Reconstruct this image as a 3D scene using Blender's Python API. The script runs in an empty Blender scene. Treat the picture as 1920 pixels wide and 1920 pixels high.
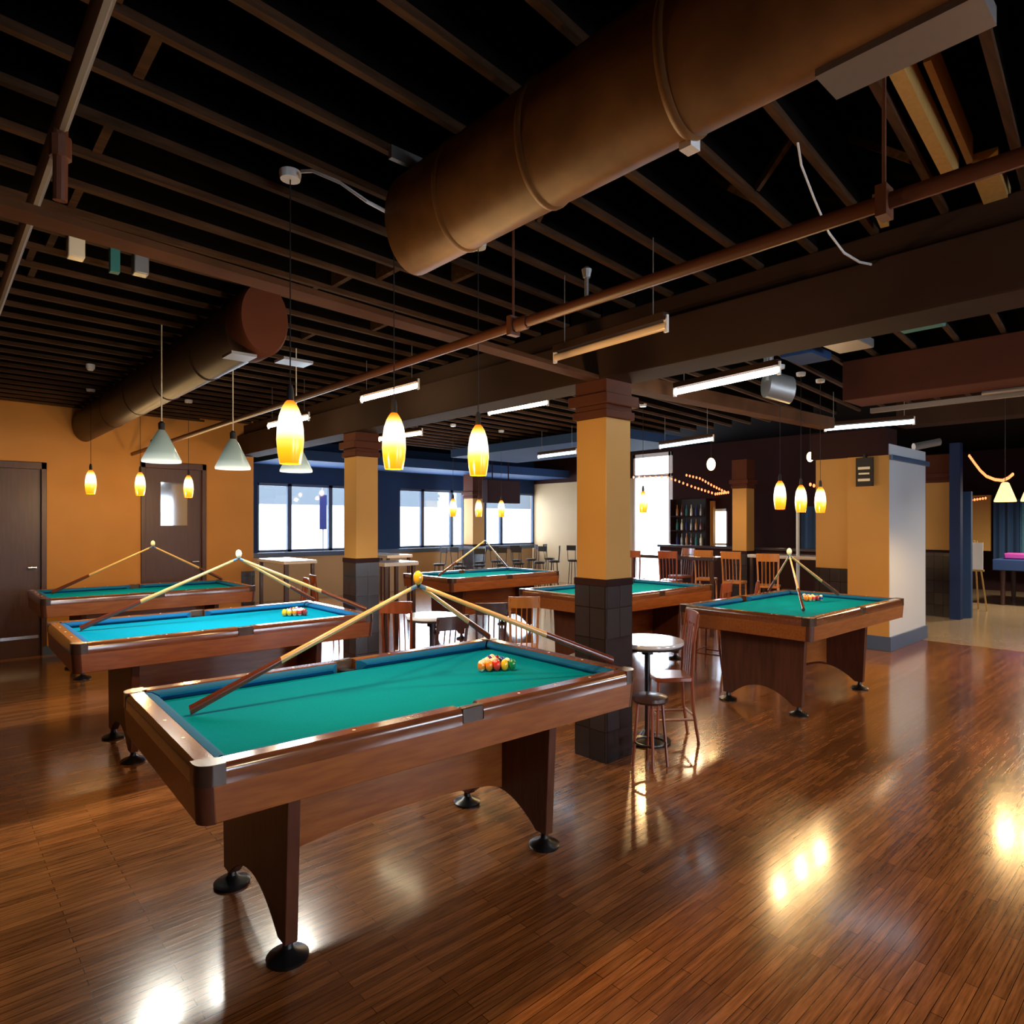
import bpy, math, random
from mathutils import Vector
random.seed(7)
PI = math.pi
S = bpy.context.scene
COL = S.collection
TALL = 1.5      # the photograph shows every thing one and a half times as tall as it is wide; all heights are built to that proportion

# ------------------------------------------------------------------ materials
def mat(name, col, rough=.5, metal=0, coat=0, spec=.5, emit=None, es=0, noise=None, bump=0, nscale=8, stretch=(1,1,1)):
    m = bpy.data.materials.new(name); m.use_nodes = True
    nt = m.node_tree; b = nt.nodes['Principled BSDF']
    b.inputs['Base Color'].default_value = (*col, 1)
    b.inputs['Roughness'].default_value = rough
    b.inputs['Metallic'].default_value = metal
    b.inputs['Coat Weight'].default_value = coat
    b.inputs['Coat Roughness'].default_value = .12
    b.inputs['Specular IOR Level'].default_value = spec
    if emit:
        b.inputs['Emission Color'].default_value = (*emit, 1); b.inputs['Emission Strength'].default_value = es
    if noise or bump:
        tc = nt.nodes.new('ShaderNodeTexCoord'); mp = nt.nodes.new('ShaderNodeMapping')
        mp.inputs['Scale'].default_value = stretch
        nz = nt.nodes.new('ShaderNodeTexNoise'); nz.inputs['Scale'].default_value = nscale; nz.inputs['Detail'].default_value = 6
        nt.links.new(tc.outputs['Object'], mp.inputs['Vector']); nt.links.new(mp.outputs['Vector'], nz.inputs['Vector'])
        if noise:
            r = nt.nodes.new('ShaderNodeValToRGB')
            r.color_ramp.elements[0].position = .3; r.color_ramp.elements[1].position = .7
            r.color_ramp.elements[0].color = (*col, 1); r.color_ramp.elements[1].color = (*noise, 1)
            nt.links.new(nz.outputs['Fac'], r.inputs['Fac']); nt.links.new(r.outputs['Color'], b.inputs['Base Color'])
        if bump:
            bp = nt.nodes.new('ShaderNodeBump'); bp.inputs['Strength'].default_value = bump; bp.inputs['Distance'].default_value = .02
            nt.links.new(nz.outputs['Fac'], bp.inputs['Height']); nt.links.new(bp.outputs['Normal'], b.inputs['Normal'])
    return m

M = {}
M['table_wood'] = mat('table_wood', (.23,.060,.012), .38, coat=.12, noise=(.35,.110,.022), nscale=3.5, stretch=(1.2,14,9))
M['table_dark'] = mat('table_dark', (.070,.020,.009), .45, coat=.1, spec=.3, noise=(.11,.032,.014), nscale=4, stretch=(6,6,.7))  # table wood darkened for corners and legs facing away from the light
M['rail_wood'] = mat('rail_wood', (.14,.04,.015), .16, coat=.8, noise=(.24,.075,.026), nscale=4, stretch=(1.2,14,9))
M['corner'] = mat('corner_casting', (.065,.035,.022), .25, metal=.2)
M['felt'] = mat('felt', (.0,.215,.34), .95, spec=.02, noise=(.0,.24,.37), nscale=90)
M['felt_rail'] = mat('felt_rail', (.0,.10,.27), .85, spec=.2)  # cushion cloth: blue reflection put into the felt colour
M['black'] = mat('black_rubber', (.008,.008,.009), .3)
M['black_matte'] = mat('black_matte', (.012,.009,.008), .7)
M['ivory'] = mat('ivory', (.75,.68,.5), .3)
M['chrome'] = mat('chrome', (.6,.6,.6), .2, metal=1)
M['cue_shaft'] = mat('cue_shaft', (.62,.36,.13), .25, coat=.5, noise=(.7,.43,.17), nscale=6)
M['cue_butt'] = mat('cue_butt', (.13,.03,.015), .22, coat=.5)
M['tip'] = mat('cue_tip', (.1,.2,.35), .8)
M['orange_wall'] = mat('orange_wall', (.40,.185,.042), .6, spec=.25, noise=(.46,.215,.052), nscale=1.3)
M['cream'] = mat('cream_paint', (.47,.245,.066), .55, spec=.2, noise=(.51,.27,.074), nscale=1.2)
M['cream_wall'] = mat('cream_wall', (.42,.29,.155), .55, spec=.2, noise=(.46,.32,.175), nscale=.8)
M['pale'] = mat('pale_paint', (.50,.53,.56), .45)
M['blue_trim'] = mat('blue_trim', (.06,.10,.18), .35)
M['navy'] = mat('navy_paint', (.012,.025,.075), .6, spec=.2)
M['header'] = mat('header_paint', (.018,.045,.12), .75, spec=.12)
M['maroon'] = mat('maroon_paint', (.028,.011,.011), .8, spec=.1)
M['deck'] = mat('deck_paint', (.003,.0025,.0025), 1, spec=.05, noise=(.005,.004,.004), nscale=2)
M['joist'] = mat('joist_wood', (.040,.020,.010), .85, spec=.1, noise=(.085,.042,.020), nscale=3, stretch=(.8,10,10))
M['beam'] = mat('beam_paint', (.075,.028,.010), .8, spec=.1, noise=(.11,.042,.015), nscale=3)
M['girder'] = mat('girder_paint', (.030,.015,.009), .8, spec=.1, noise=(.040,.020,.013), nscale=1.5)
M['red_box'] = mat('red_box_paint', (.075,.022,.012), .75, spec=.12, noise=(.09,.028,.014), nscale=1.5)
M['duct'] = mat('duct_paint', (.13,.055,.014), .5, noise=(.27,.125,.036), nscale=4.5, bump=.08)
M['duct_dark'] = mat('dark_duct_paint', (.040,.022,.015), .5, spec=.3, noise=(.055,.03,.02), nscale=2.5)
M['grey_metal'] = mat('grey_metal', (.28,.27,.26), .4, metal=.6)
M['pipe_red'] = mat('pipe_red', (.12,.04,.018), .4)
M['pipe_grey'] = mat('pipe_grey', (.22,.19,.17), .35, metal=.4)
M['white_paint'] = mat('white_paint', (.75,.74,.72), .4)
M['door'] = mat('dark_door', (.045,.017,.010), .45, noise=(.07,.025,.014), nscale=4, stretch=(8,8,.6))
M['mirror'] = mat('door_glass', (.55,.58,.62), .06, metal=.9)
M['mullion'] = mat('mullion', (.05,.09,.18), .4)
M['chair_red'] = mat('chair_wood_red', (.19,.040,.014), .3, coat=.4, noise=(.26,.06,.02), nscale=5, stretch=(4,4,1))
M['chair_orange'] = mat('chair_wood_orange', (.42,.15,.032), .3, coat=.4, noise=(.50,.19,.04), nscale=5, stretch=(4,4,1))
M['chair_dark'] = mat('chair_wood_dark', (.045,.018,.014), .35, coat=.3)
M['stone_top'] = mat('pale_table_top', (.62,.60,.60), .12, coat=.5, noise=(.70,.68,.68), nscale=20)
M['bar_top'] = mat('bar_top', (.05,.04,.05), .08, coat=.6)
M['white_build'] = mat('white_facade', (.80,.82,.84), .7)
M['grey_build'] = mat('grey_facade', (.085,.10,.115), .8)
M['street'] = mat('street', (.5,.5,.5), .8)
M['sign_blue'] = mat('banner_blue', (.010,.014,.11), .6)
M['teal_panel'] = mat('teal_panel', (.02,.16,.14), .6)
M['steel_blue'] = mat('blue_drape', (.02,.055,.13), .8)
M['light_drape'] = mat('pale_drape', (.12,.30,.42), .8)
M['blue_cloth'] = mat('blue_cloth', (.015,.045,.16), .85)
M['pink'] = mat('pink_cloth', (.42,.05,.33), .6)
M['easel'] = mat('easel_wood', (.38,.24,.07), .5)
M['paper'] = mat('paper', (.75,.78,.75), .6)
M['yellow_timber'] = mat('yellow_timber', (.42,.24,.07), .5, noise=(.5,.3,.09), nscale=4, stretch=(8,8,1))
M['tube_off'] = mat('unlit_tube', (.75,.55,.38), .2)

M['lit_bulb'] = mat('lit_bulb', (1,1,1), .3, emit=(1,.93,.78), es=4)
M['tube_warm'] = mat('lit_tube_warm', (1,1,1), .3, emit=(1,.86,.55), es=22)
M['tube_cool'] = mat('lit_tube_cool', (1,1,1), .3, emit=(.86,.97,1), es=22)
M['tube_blue'] = mat('lit_tube_blue', (1,1,1), .3, emit=(.55,.80,1), es=9)
M['string'] = mat('lit_string_bulb', (1,.4,.2), .3, emit=(1,.20,.06), es=2.6)
M['globe'] = mat('lit_globe', (1,.8,.5), .3, emit=(1,.62,.25), es=12)
M['cone_lit'] = mat('lit_amber_cone', (1,.7,.3), .3, emit=(1,.66,.26), es=1.5)

def tile_mat():
    m = mat('dado_tile', (.03,.025,.03), .22); nt = m.node_tree; b = nt.nodes['Principled BSDF']
    tc = nt.nodes.new('ShaderNodeTexCoord'); sx = nt.nodes.new('ShaderNodeSeparateXYZ'); ad = nt.nodes.new('ShaderNodeMath'); cb = nt.nodes.new('ShaderNodeCombineXYZ')
    br = nt.nodes.new('ShaderNodeTexBrick'); br.inputs['Scale'].default_value = 1; br.offset = 0
    br.inputs['Brick Width'].default_value = .19; br.inputs['Row Height'].default_value = .29; br.inputs['Mortar Size'].default_value = .006
    br.inputs['Color1'].default_value = (.020,.015,.016,1); br.inputs['Color2'].default_value = (.034,.027,.030,1); br.inputs['Mortar'].default_value = (.012,.008,.008,1)
    nt.links.new(tc.outputs['Object'], sx.inputs[0]); nt.links.new(sx.outputs['X'], ad.inputs[0]); nt.links.new(sx.outputs['Y'], ad.inputs[1])
    nt.links.new(ad.outputs[0], cb.inputs['X']); nt.links.new(sx.outputs['Z'], cb.inputs['Y'])
    nt.links.new(cb.outputs[0], br.inputs['Vector']); nt.links.new(br.outputs['Color'], b.inputs['Base Color'])
    return m
M['tile'] = tile_mat()

def floor_mat():
    m = mat('strip_oak_floor', (.2,.08,.03), .16); nt = m.node_tree; b = nt.nodes['Principled BSDF']; N = nt.nodes.new; L = nt.links.new
    tc = N('ShaderNodeTexCoord')
    br = N('ShaderNodeTexBrick'); br.inputs['Scale'].default_value = 1; br.offset = .37; br.offset_frequency = 2
    br.inputs['Brick Width'].default_value = .95; br.inputs['Row Height'].default_value = .055; br.inputs['Mortar Size'].default_value = .0016
    br.inputs['Bias'].default_value = -.1
    br.inputs['Color1'].default_value = (.36,.140,.042,1); br.inputs['Color2'].default_value = (.19,.068,.019,1); br.inputs['Mortar'].default_value = (.02,.007,.004,1)
    L(tc.outputs['Object'], br.inputs['Vector'])
    mp = N('ShaderNodeMapping'); mp.inputs['Scale'].default_value = (1.6,26,1); L(tc.outputs['Object'], mp.inputs['Vector'])
    nz = N('ShaderNodeTexNoise'); nz.inputs['Scale'].default_value = 2.2; nz.inputs['Detail'].default_value = 7; nz.inputs['Roughness'].default_value = .65; L(mp.outputs[0], nz.inputs['Vector'])
    cr = N('ShaderNodeValToRGB'); e = cr.color_ramp.elements; e[0].position = .3; e[0].color = (.42,.36,.33,1); e[1].position = .68; e[1].color = (1.25,1.2,1.15,1)
    L(nz.outputs['Fac'], cr.inputs['Fac'])
    mx = N('ShaderNodeMix'); mx.data_type = 'RGBA'; mx.blend_type = 'MULTIPLY'; mx.inputs[0].default_value = 1
    L(br.outputs['Color'], mx.inputs[6]); L(cr.outputs['Color'], mx.inputs[7]); L(mx.outputs[2], b.inputs['Base Color'])
    rr = N('ShaderNodeMapRange'); rr.inputs['To Min'].default_value = .12; rr.inputs['To Max'].default_value = .26; L(nz.outputs['Fac'], rr.inputs['Value']); L(rr.outputs[0], b.inputs['Roughness'])
    bp = N('ShaderNodeBump'); bp.inputs['Strength'].default_value = .10; bp.inputs['Distance'].default_value = .004
    ad = N('ShaderNodeMath'); ad.operation = 'SUBTRACT'; L(nz.outputs['Fac'], ad.inputs[0]); L(br.outputs['Fac'], ad.inputs[1])
    L(ad.outputs[0], bp.inputs['Height']); L(bp.outputs['Normal'], b.inputs['Normal'])
    b.inputs['Coat Weight'].default_value = .6; b.inputs['Coat Roughness'].default_value = .12
    return m
M['floor'] = floor_mat()
M['pale_floor'] = mat('pale_floor', (.40,.28,.16), .18, noise=(.46,.33,.20), nscale=1.5, coat=.3)

def glass_mat():
    m = bpy.data.materials.new('window_glass'); m.use_nodes = True; nt = m.node_tree; nt.nodes.clear()
    o = nt.nodes.new('ShaderNodeOutputMaterial'); t = nt.nodes.new('ShaderNodeBsdfTransparent'); g = nt.nodes.new('ShaderNodeBsdfGlossy')
    t.inputs[0].default_value = (.93,.96,1,1); g.inputs['Roughness'].default_value = .03; mx = nt.nodes.new('ShaderNodeMixShader'); mx.inputs[0].default_value = .06
    nt.links.new(t.outputs[0], mx.inputs[1]); nt.links.new(g.outputs[0], mx.inputs[2]); nt.links.new(mx.outputs[0], o.inputs[0])
    return m
M['glass'] = glass_mat()

def amber_mat():      # a lit blown-glass shade: the bulb burns white behind the glass, the ends glow orange and yellow
    m = mat('lit_amber_glass', (1,.45,.08), .2); nt = m.node_tree; b = nt.nodes['Principled BSDF']
    tc = nt.nodes.new('ShaderNodeTexCoord'); sx = nt.nodes.new('ShaderNodeSeparateXYZ'); r = nt.nodes.new('ShaderNodeValToRGB')
    nt.links.new(tc.outputs['Generated'], sx.inputs[0]); nt.links.new(sx.outputs['Z'], r.inputs['Fac'])
    e = r.color_ramp.elements; e[0].position = 0; e[0].color = (.75,.22,.005,1); e[1].position = 1; e[1].color = (.75,.07,.0,1)
    for p, c in ((.22,(1,.40,.01,1)),(.36,(1,.58,.09,1)),(.50,(1,.88,.62,1)),(.76,(1,.90,.66,1)),(.87,(1,.52,.07,1)),(.94,(.95,.22,.01,1))):
        x = e.new(p); x.color = c
    nt.links.new(r.outputs['Color'], b.inputs['Emission Color']); b.inputs['Emission Strength'].default_value = 1.7
    b.inputs['Base Color'].default_value = (.15,.04,.0,1)
    return m
M['amber'] = amber_mat()
def frosted_mat():      # frosted glass cone lit by its bulb, brightest at the open rim
    m = mat('frosted_green_glass', (.30,.38,.34), .25, spec=.6); nt = m.node_tree; b = nt.nodes['Principled BSDF']
    tc = nt.nodes.new('ShaderNodeTexCoord'); sx = nt.nodes.new('ShaderNodeSeparateXYZ'); r = nt.nodes.new('ShaderNodeValToRGB')
    nt.links.new(tc.outputs['Generated'], sx.inputs[0]); nt.links.new(sx.outputs['Z'], r.inputs['Fac'])
    e = r.color_ramp.elements; e[0].position = 0; e[0].color = (.95,.93,.80,1); e[1].position = 1; e[1].color = (.02,.03,.026,1)
    x = e.new(.10); x.color = (.42,.46,.40,1); x = e.new(.3); x.color = (.14,.18,.16,1); x = e.new(.6); x.color = (.06,.085,.075,1)
    nt.links.new(r.outputs['Color'], b.inputs['Emission Color']); b.inputs['Emission Strength'].default_value = 1.0
    return m
M['shade_glass'] = frosted_mat()

# ------------------------------------------------------------------ mesh helpers
class MB:
    def __init__(s): s.v=[]; s.f=[]; s.m=[]; s.mi=0
    def add(s, vs, fs):
        n=len(s.v); s.v += [tuple(v) for v in vs]; s.f += [tuple(i+n for i in f) for f in fs]; s.m += [s.mi]*len(fs); return s
    def box(s, x0,x1,y0,y1,z0,z1):
        return s.add([(x0,y0,z0),(x1,y0,z0),(x1,y1,z0),(x0,y1,z0),(x0,y0,z1),(x1,y0,z1),(x1,y1,z1),(x0,y1,z1)],
                     [(0,3,2,1),(4,5,6,7),(0,1,5,4),(1,2,6,5),(2,3,7,6),(3,0,4,7)])
    def hexa(s, p): return s.add(p, [(0,3,2,1),(4,5,6,7),(0,1,5,4),(1,2,6,5),(2,3,7,6),(3,0,4,7)])
    def rings(s, rs, close=True):
        n=len(rs[0]); vs=[v for r in rs for v in r]; fs=[]
        for k in range(len(rs)-1):
            for i in range(n):
                j=(i+1)%n; fs.append((k*n+i, k*n+j, (k+1)*n+j, (k+1)*n+i))
        if close: fs.append(tuple(range(n-1,-1,-1))); fs.append(tuple((len(rs)-1)*n+i for i in range(n)))
        return s.add(vs, fs)
    def lathe(s, prof, n=24, cx=0, cy=0, close=True):
        return s.rings([[(cx+r*math.cos(2*PI*i/n), cy+r*math.sin(2*PI*i/n), z) for i in range(n)] for r,z in prof], close)
    def tube(s, pts, r, n=8, r1=None):
        pts=[Vector(p) for p in pts]; rs=[]; N=len(pts)
        for k,p in enumerate(pts):
            t=(pts[min(k+1,N-1)]-pts[max(k-1,0)]).normalized()
            a=Vector((0,0,1)) if abs(t.z)<.9 else Vector((1,0,0))
            u=t.cross(a).normalized(); w=t.cross(u).normalized(); rr=r if r1 is None else r+(r1-r)*k/(N-1)
            rs.append([tuple(p+u*rr*math.cos(2*PI*i/n)-w*rr*math.sin(2*PI*i/n)) for i in range(n)])
        return s.rings(rs)
    def bar(s, a, b, w, h):      # a rectangular bar from a to b, w wide, h tall
        a=Vector(a); b=Vector(b); t=(b-a).normalized(); up=Vector((0,0,1)) if abs(t.z)<.95 else Vector((1,0,0))
        u=t.cross(up).normalized()*w/2; q=u.cross(t).normalized()*h/2
        return s.rings([[tuple(p+u+q),tuple(p-u+q),tuple(p-u-q),tuple(p+u-q)] for p in (a,b)])
    def poly(s, pts, axis, a, b):    # extrude a 2D outline: axis 'x' -> pts are (y,z); 'y' -> (x,z); 'z' -> (x,y)
        f={'x':lambda p,t:(t,p[0],p[1]),'y':lambda p,t:(p[0],t,p[1]),'z':lambda p,t:(p[0],p[1],t)}[axis]
        return s.rings([[f(p,a) for p in pts],[f(p,b) for p in pts]])
    def sphere(s, c, r, n=16, m=9):
        c=Vector(c); prof=[(max(1e-4,r*math.sin(PI*k/m)), c.z-r*math.cos(PI*k/m)) for k in range(m+1)]
        return s.lathe(prof, n, c.x, c.y)
    def build(s, name, ms, parent=None, loc=(0,0,0), smooth=35, bevel=0, seg=2):
        me=bpy.data.meshes.new(name); me.from_pydata([(v[0],v[1],v[2]*TALL) for v in s.v],[],s.f)
        for m in (ms if isinstance(ms,(list,tuple)) else [ms]): me.materials.append(M[m])
        me.polygons.foreach_set('material_index', s.m); me.validate()
        import bmesh
        bm=bmesh.new(); bm.from_mesh(me); bmesh.ops.recalc_face_normals(bm, faces=bm.faces); bm.to_mesh(me); bm.free()
        if smooth:
            me.polygons.foreach_set('use_smooth',[True]*len(me.polygons)); me.set_sharp_from_angle(angle=math.radians(smooth))
        o=bpy.data.objects.new(name, me); COL.objects.link(o); o.location=(loc[0],loc[1],loc[2]*TALL); o.parent=parent
        if bevel:
            b=o.modifiers.new('edge','BEVEL'); b.width=bevel; b.segments=seg; b.limit_method='ANGLE'; b.angle_limit=math.radians(50); b.harden_normals=False
        return o
def tag(o, label=None, cat=None, group=None, kind=None):
    if label: o['label']=label
    if cat: o['category']=cat
    if group: o['group']=group
    if kind: o['kind']=kind
    return o
def empty(name, loc, label, cat, group=None, rz=0):
    o=bpy.data.objects.new(name,None); COL.objects.link(o); o.location=(loc[0],loc[1],loc[2]*TALL); o.rotation_euler=(0,0,rz); o.empty_display_size=.1
    return tag(o,label,cat,group)
def children(o): return [c for c in bpy.data.objects if c.parent==o]
def copy_tree(o, parent=None):
    c=o.copy(); COL.objects.link(c); c.parent=parent
    for ch in children(o): copy_tree(ch,c)
    return c
def place(o, loc, label, group=None, rz=None):
    o.location=(loc[0],loc[1],loc[2]*TALL); o['label']=label
    if group: o['group']=group
    if rz is not None: o.rotation_euler.z=rz
    return o
def struct(mb, name, ms, label, cat, **k):
    return tag(mb.build(name, ms, **k), label, cat, kind='structure')

# ------------------------------------------------------------------ camera
cam=bpy.data.cameras.new('camera'); co=bpy.data.objects.new('camera',cam); COL.objects.link(co)
co.location=(0,0,2.26); co.rotation_euler=(PI/2,0,-.735); cam.sensor_width=36; cam.lens=1220/1920*36; cam.shift_y=20/1920; cam.clip_start=.05; cam.clip_end=200
S.camera=co
S.view_settings.view_transform='Standard'; S.view_settings.look='None'; S.view_settings.exposure=.15; S.view_settings.gamma=1; S.view_settings.use_curve_mapping=False
S.cycles.use_denoising=True; S.cycles.max_bounces=8; S.cycles.diffuse_bounces=4; S.cycles.glossy_bounces=4; S.cycles.caustics_reflective=False; S.cycles.caustics_refractive=False; S.cycles.sample_clamp_indirect=6

# ------------------------------------------------------------------ room shell
X0,X1,Y0,YB,YW = -5, 30, -6, 13.6, 18.6
DZ=3.13
struct(MB().box(X0,18.2,Y0,18.8,-.1,0).box(18.2,X1,Y0,8.4,-.1,0),'floor','floor','glossy strip oak floor of the hall','floor',smooth=0)
struct(MB().box(X0,18.2,Y0,18.8,DZ,DZ+.1).box(18.2,X1,Y0,8.4,DZ,DZ+.1),'ceiling','deck','black roof deck above the joists','ceiling',smooth=0)
w=MB()                                       # orange wall with two door openings
for a,b,z0,z1 in ((X0,.45,0,DZ),(.45,1.50,2.13,DZ),(1.50,3.05,0,DZ),(3.05,4.08,2.21,DZ),(4.08,5.07,0,DZ)): w.box(a,b,YB,YB+.15,z0,z1)
struct(w,'wall_left','orange_wall','orange painted wall behind the far left pool table','wall',smooth=0)
struct(MB().box(4.92,5.07,YB+.15,YW,0,DZ),'wall_return','orange_wall','short orange wall turning back to the windows','wall',smooth=0)
w=MB().box(5.07,17.9,YW,YW+.2,0,.86)
struct(w,'wall_back','cream_wall','tan wall below the street windows','wall',smooth=0)
w=MB().box(5.07,18.2,YW,YW+.2,2.27,DZ).box(5.07,7.05,YW,YW+.2,.9,2.27)
struct(w,'wall_back_header','header','dark blue wall band above the street windows','wall',smooth=0)
w=MB().box(9.85,11.75,YW,YW+.2,.9,2.27).box(14.5,15.5,YW,YW+.2,.9,2.27)
struct(w,'wall_back_pier','header','dark blue wall piers between the street windows','wall',smooth=0)
struct(MB().box(5.07,17.95,YW-.07,YW,.84,.93),'trim_1','blue_trim','dark blue sill board under the street windows','trim',bevel=.01)
struct(MB().box(18,18.2,13.75,YW+.2,0,2.52),'wall_right','cream_wall','cream wall at the far end behind the square column','wall',smooth=0)
struct(MB().box(18,18.2,13.75,YW+.2,2.52,DZ).box(18,18.2,12.15,13.75,3.05,DZ).box(18.0,18.2,10.76,12.15,0,DZ).box(18,18.2,10.22,10.76,0,1.04).box(18,18.2,10.22,10.76,1.79,DZ).box(18,18.2,6.2,10.22,0,DZ),
       'wall_bar','maroon','dark wall behind the bar','wall',smooth=0)
struct(MB().box(26.5,26.7,Y0,8.4,0,DZ),'wall_far','maroon','dark far wall of the room at right','wall',smooth=0)
struct(MB().box(18.2,26.5,8.2,8.4,0,DZ),'wall_side','navy','dark partition beside the room at right','wall',smooth=0)
struct(MB().box(X0-.15,X0,Y0,YB+.15,0,DZ),'wall_near_left','maroon','dark wall at the near left side','wall',smooth=0)  # unseen wall; dark paint picked to cut light bounced onto the near table
struct(MB().box(14.3,26.5,Y0,8.2,0,.004),'floor_pale','pale_floor','pale polished floor of the room at right','floor',smooth=0)
# near wall (behind the photographer), its unseen windows added for fill daylight
w=MB()
for a,b,z0,z1 in ((X0,X1,0,.9),(X0,X1,2.3,DZ),(X0,1,.9,2.3),(3.4,6.2,.9,2.3),(8.6,11.4,.9,2.3),(13.8,X1,.9,2.3)): w.box(a,b,Y0-.15,Y0,z0,z1)
struct(w,'wall_near','cream_wall','cream wall with windows behind the photographer','wall',smooth=0)
struct(MB().box(18.0,18.15,Y0,-2.0,0,DZ),'wall_near_right','cream_wall','cream wall at the near right','wall',smooth=0)
struct(MB().box(1.5,3.05,YB-.03,YB,0,.1).box(X0,.45,YB-.03,YB,0,.1).box(4.08,5.07,YB-.03,YB,0,.1),'baseboard_left','blue_trim','dark baseboard along the orange wall','baseboard')
struct(MB().box(4.82,5.09,YB-.02,YB,0,.84).box(5.07,5.09,YB,YW,0,.84),'trim_2','tile','dark tile dado at the end of the orange wall','trim',smooth=0)

# windows
def window(n, x0, x1, mulls, label):
    root=empty('window_%d'%n,(0,YW,0),label,'window'); root['kind']='structure'
    f=MB(); z0,z1=.93,2.27; t=.05
    f.box(x0,x1,.02,.12,z0,z0+t).box(x0,x1,.02,.12,z1-t,z1).box(x0,x0+t,.02,.12,z0,z1).box(x1-t,x1,.02,.12,z0,z1)
    for m in mulls: f.box(m-.06,m+.06,.02,.12,z0,z1)
    f.build('window_frame','mullion',root)
    MB().box(x0,x1,.06,.068,z0,z1).build('pane','glass',root,smooth=0)
window(1,7.05,9.85,(8.0,9.3),'tall street window beside the orange wall')
window(2,11.75,14.5,(12.7,13.95),'street window in the middle of the back wall')
window(3,15.5,18.0,(16.3,),'street window in the corner by the cream wall')
root=empty('window_4',(18,0,0),'tall bright glazed entrance at the far end','window'); root['kind']='structure'
f=MB()
for y in (12.15,12.25,13.67): f.box(.03,.12,y,y+.08,0,3.05)
f.box(.03,.12,12.15,13.75,2.97,3.05).box(.03,.12,12.15,13.75,2.52,2.58).box(.03,.12,12.15,13.75,0,.15)
f.build('window_frame','white_paint',root); MB().box(.07,.078,12.2,13.72,.1,3).build('pane','glass',root,smooth=0)
root=empty('window_5',(18,0,0),'small bright window behind the bar','window'); root['kind']='structure'
f=MB(); f.box(.02,.12,10.22,10.27,1.04,1.79).box(.02,.12,10.71,10.76,1.04,1.79).box(.02,.12,10.22,10.76,1.04,1.09).box(.02,.12,10.22,10.76,1.74,1.79)
f.build('window_frame','white_paint',root); MB().box(.07,.078,10.25,10.73,1.06,1.77).build('pane','glass',root,smooth=0)
# unseen near wall windows, added to let in fill daylight
for n,(a,b) in enumerate(((1,3.4),(6.2,8.6),(11.4,13.8))):
    root=empty('window_%d'%(6+n),(0,Y0,0),['near window at the left behind the photographer','near window in the middle behind the photographer','near window at the right behind the photographer'][n],'window'); root['kind']='structure'
    f=MB(); f.box(a,b,-.12,-.04,.9,.95).box(a,b,-.12,-.04,2.25,2.3).box(a,a+.05,-.12,-.04,.9,2.3).box(b-.05,b,-.12,-.04,.9,2.3).box((a+b)/2-.03,(a+b)/2+.03,-.12,-.04,.9,2.3)
    f.build('window_frame','white_paint',root); MB().box(a,b,-.09,-.082,.9,2.3).build('pane','glass',root,smooth=0)

# doors
def door(n, x0, x1, z1, label, lite=None):
    root=empty('door_%d'%n,(0,YB,0),label,'door'); root['kind']='structure'
    f=MB(); t=.06
    f.box(x0-t,x0+.02,-.03,.1,0,z1+t).box(x1-.02,x1+t,-.03,.1,0,z1+t).box(x0-t,x1+t,-.03,.1,z1-.02,z1+t); f.build('door_frame','door',root,bevel=.008)
    l=MB().box(x0+.01,x1-.01,.03,.08,0,z1-.01); l.build('door_leaf','door',root,bevel=.006)
    if lite:
        a,b,c,d=lite; g=MB().box(a,b,.012,.03,c,d); g.build('door_window','mirror',root)
    MB().tube([(x1-.09,-.03,1.0),(x1-.2,-.03,1.0)],.012).tube([(x1-.09,.03,1.0),(x1-.09,-.03,1.0)],.012).build('door_handle','chrome',root)
    k=MB().box(x0+.05,x1-.05,.018,.03,.20,.235); k.build('kick_strip','chrome',root)
    return root
door(1,.45,1.50,2.13,'dark brown door at the left edge of the orange wall')
door(2,3.05,4.08,2.21,'dark brown door with a small window behind the far left table',(3.33,3.80,1.47,2.02))

# outside
struct(MB().box(-5,50,18.85,60,-.2,-.12),'street','street','pale street outside the windows','street',smooth=0)
fb=empty('street_facade',(0,36,0),'white commercial building across the street seen through the windows','building'); fb['kind']='structure'
MB().box(-10,60,0,6,-.1,9).build('facade_wall','white_build',fb,smooth=0)
MB().box(-10,60,-.05,0,2.2,3.6).build('facade_band','grey_build',fb,smooth=0)
fb2=empty('street_side_building',(34,0,0),'white building beyond the glazed entrance','building'); fb2['kind']='structure'
MB().box(0,4,19,34,-.1,9).build('facade_wall','white_build',fb2,smooth=0)
ban=empty('street_banner',(10.3,21.2,0),'dark blue banner on a pole outside the left street window','banner')
MB().tube([(0,0,-.1),(0,0,2.35)],.03).build('pole','grey_metal',ban); MB().box(-.13,.13,-.03,.0,1.35,2.15).build('banner_cloth','sign_blue',ban)

# ------------------------------------------------------------------ columns
def column(cx, cy, s, label, dado=1.13, top=2.17, cap=2.43):
    root=empty('square_column',(cx,cy,0),label,'column'); root['kind']='structure'; h=s/2
    MB().box(-h,h,-h,h,dado,top).build('shaft','cream',root,bevel=.006)
    MB().box(-h-.012,h+.012,-h-.012,h+.012,0,dado).build('tile_dado','tile',root,smooth=0)
    MB().box(-h-.02,h+.02,-h-.02,h+.02,dado-.025,dado+.02).build('dado_cap','maroon',root,bevel=.006)
    MB().box(-h-.01,h+.01,-h-.01,h+.01,top,cap).box(-h-.06,h+.06,-h-.06,h+.06,top+.08,top+.15).box(-h-.03,h+.03,-h-.03,h+.03,top,top+.05).build('capital','red_box',root,bevel=.008)
    return root
column(4.93,4.12,.37,'square cream column with dark tile base beside the round cafe table')
column(4.96,8.93,.37,'square cream column with dark tile base behind the middle left table')
column(18.35,4.75,.5,'square cream column with dark base behind the white pier',1.05,2.15,2.6)
column(15.9,8.57,.40,'slim cream column standing at the bar',1.0,2.1,2.6)
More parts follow.
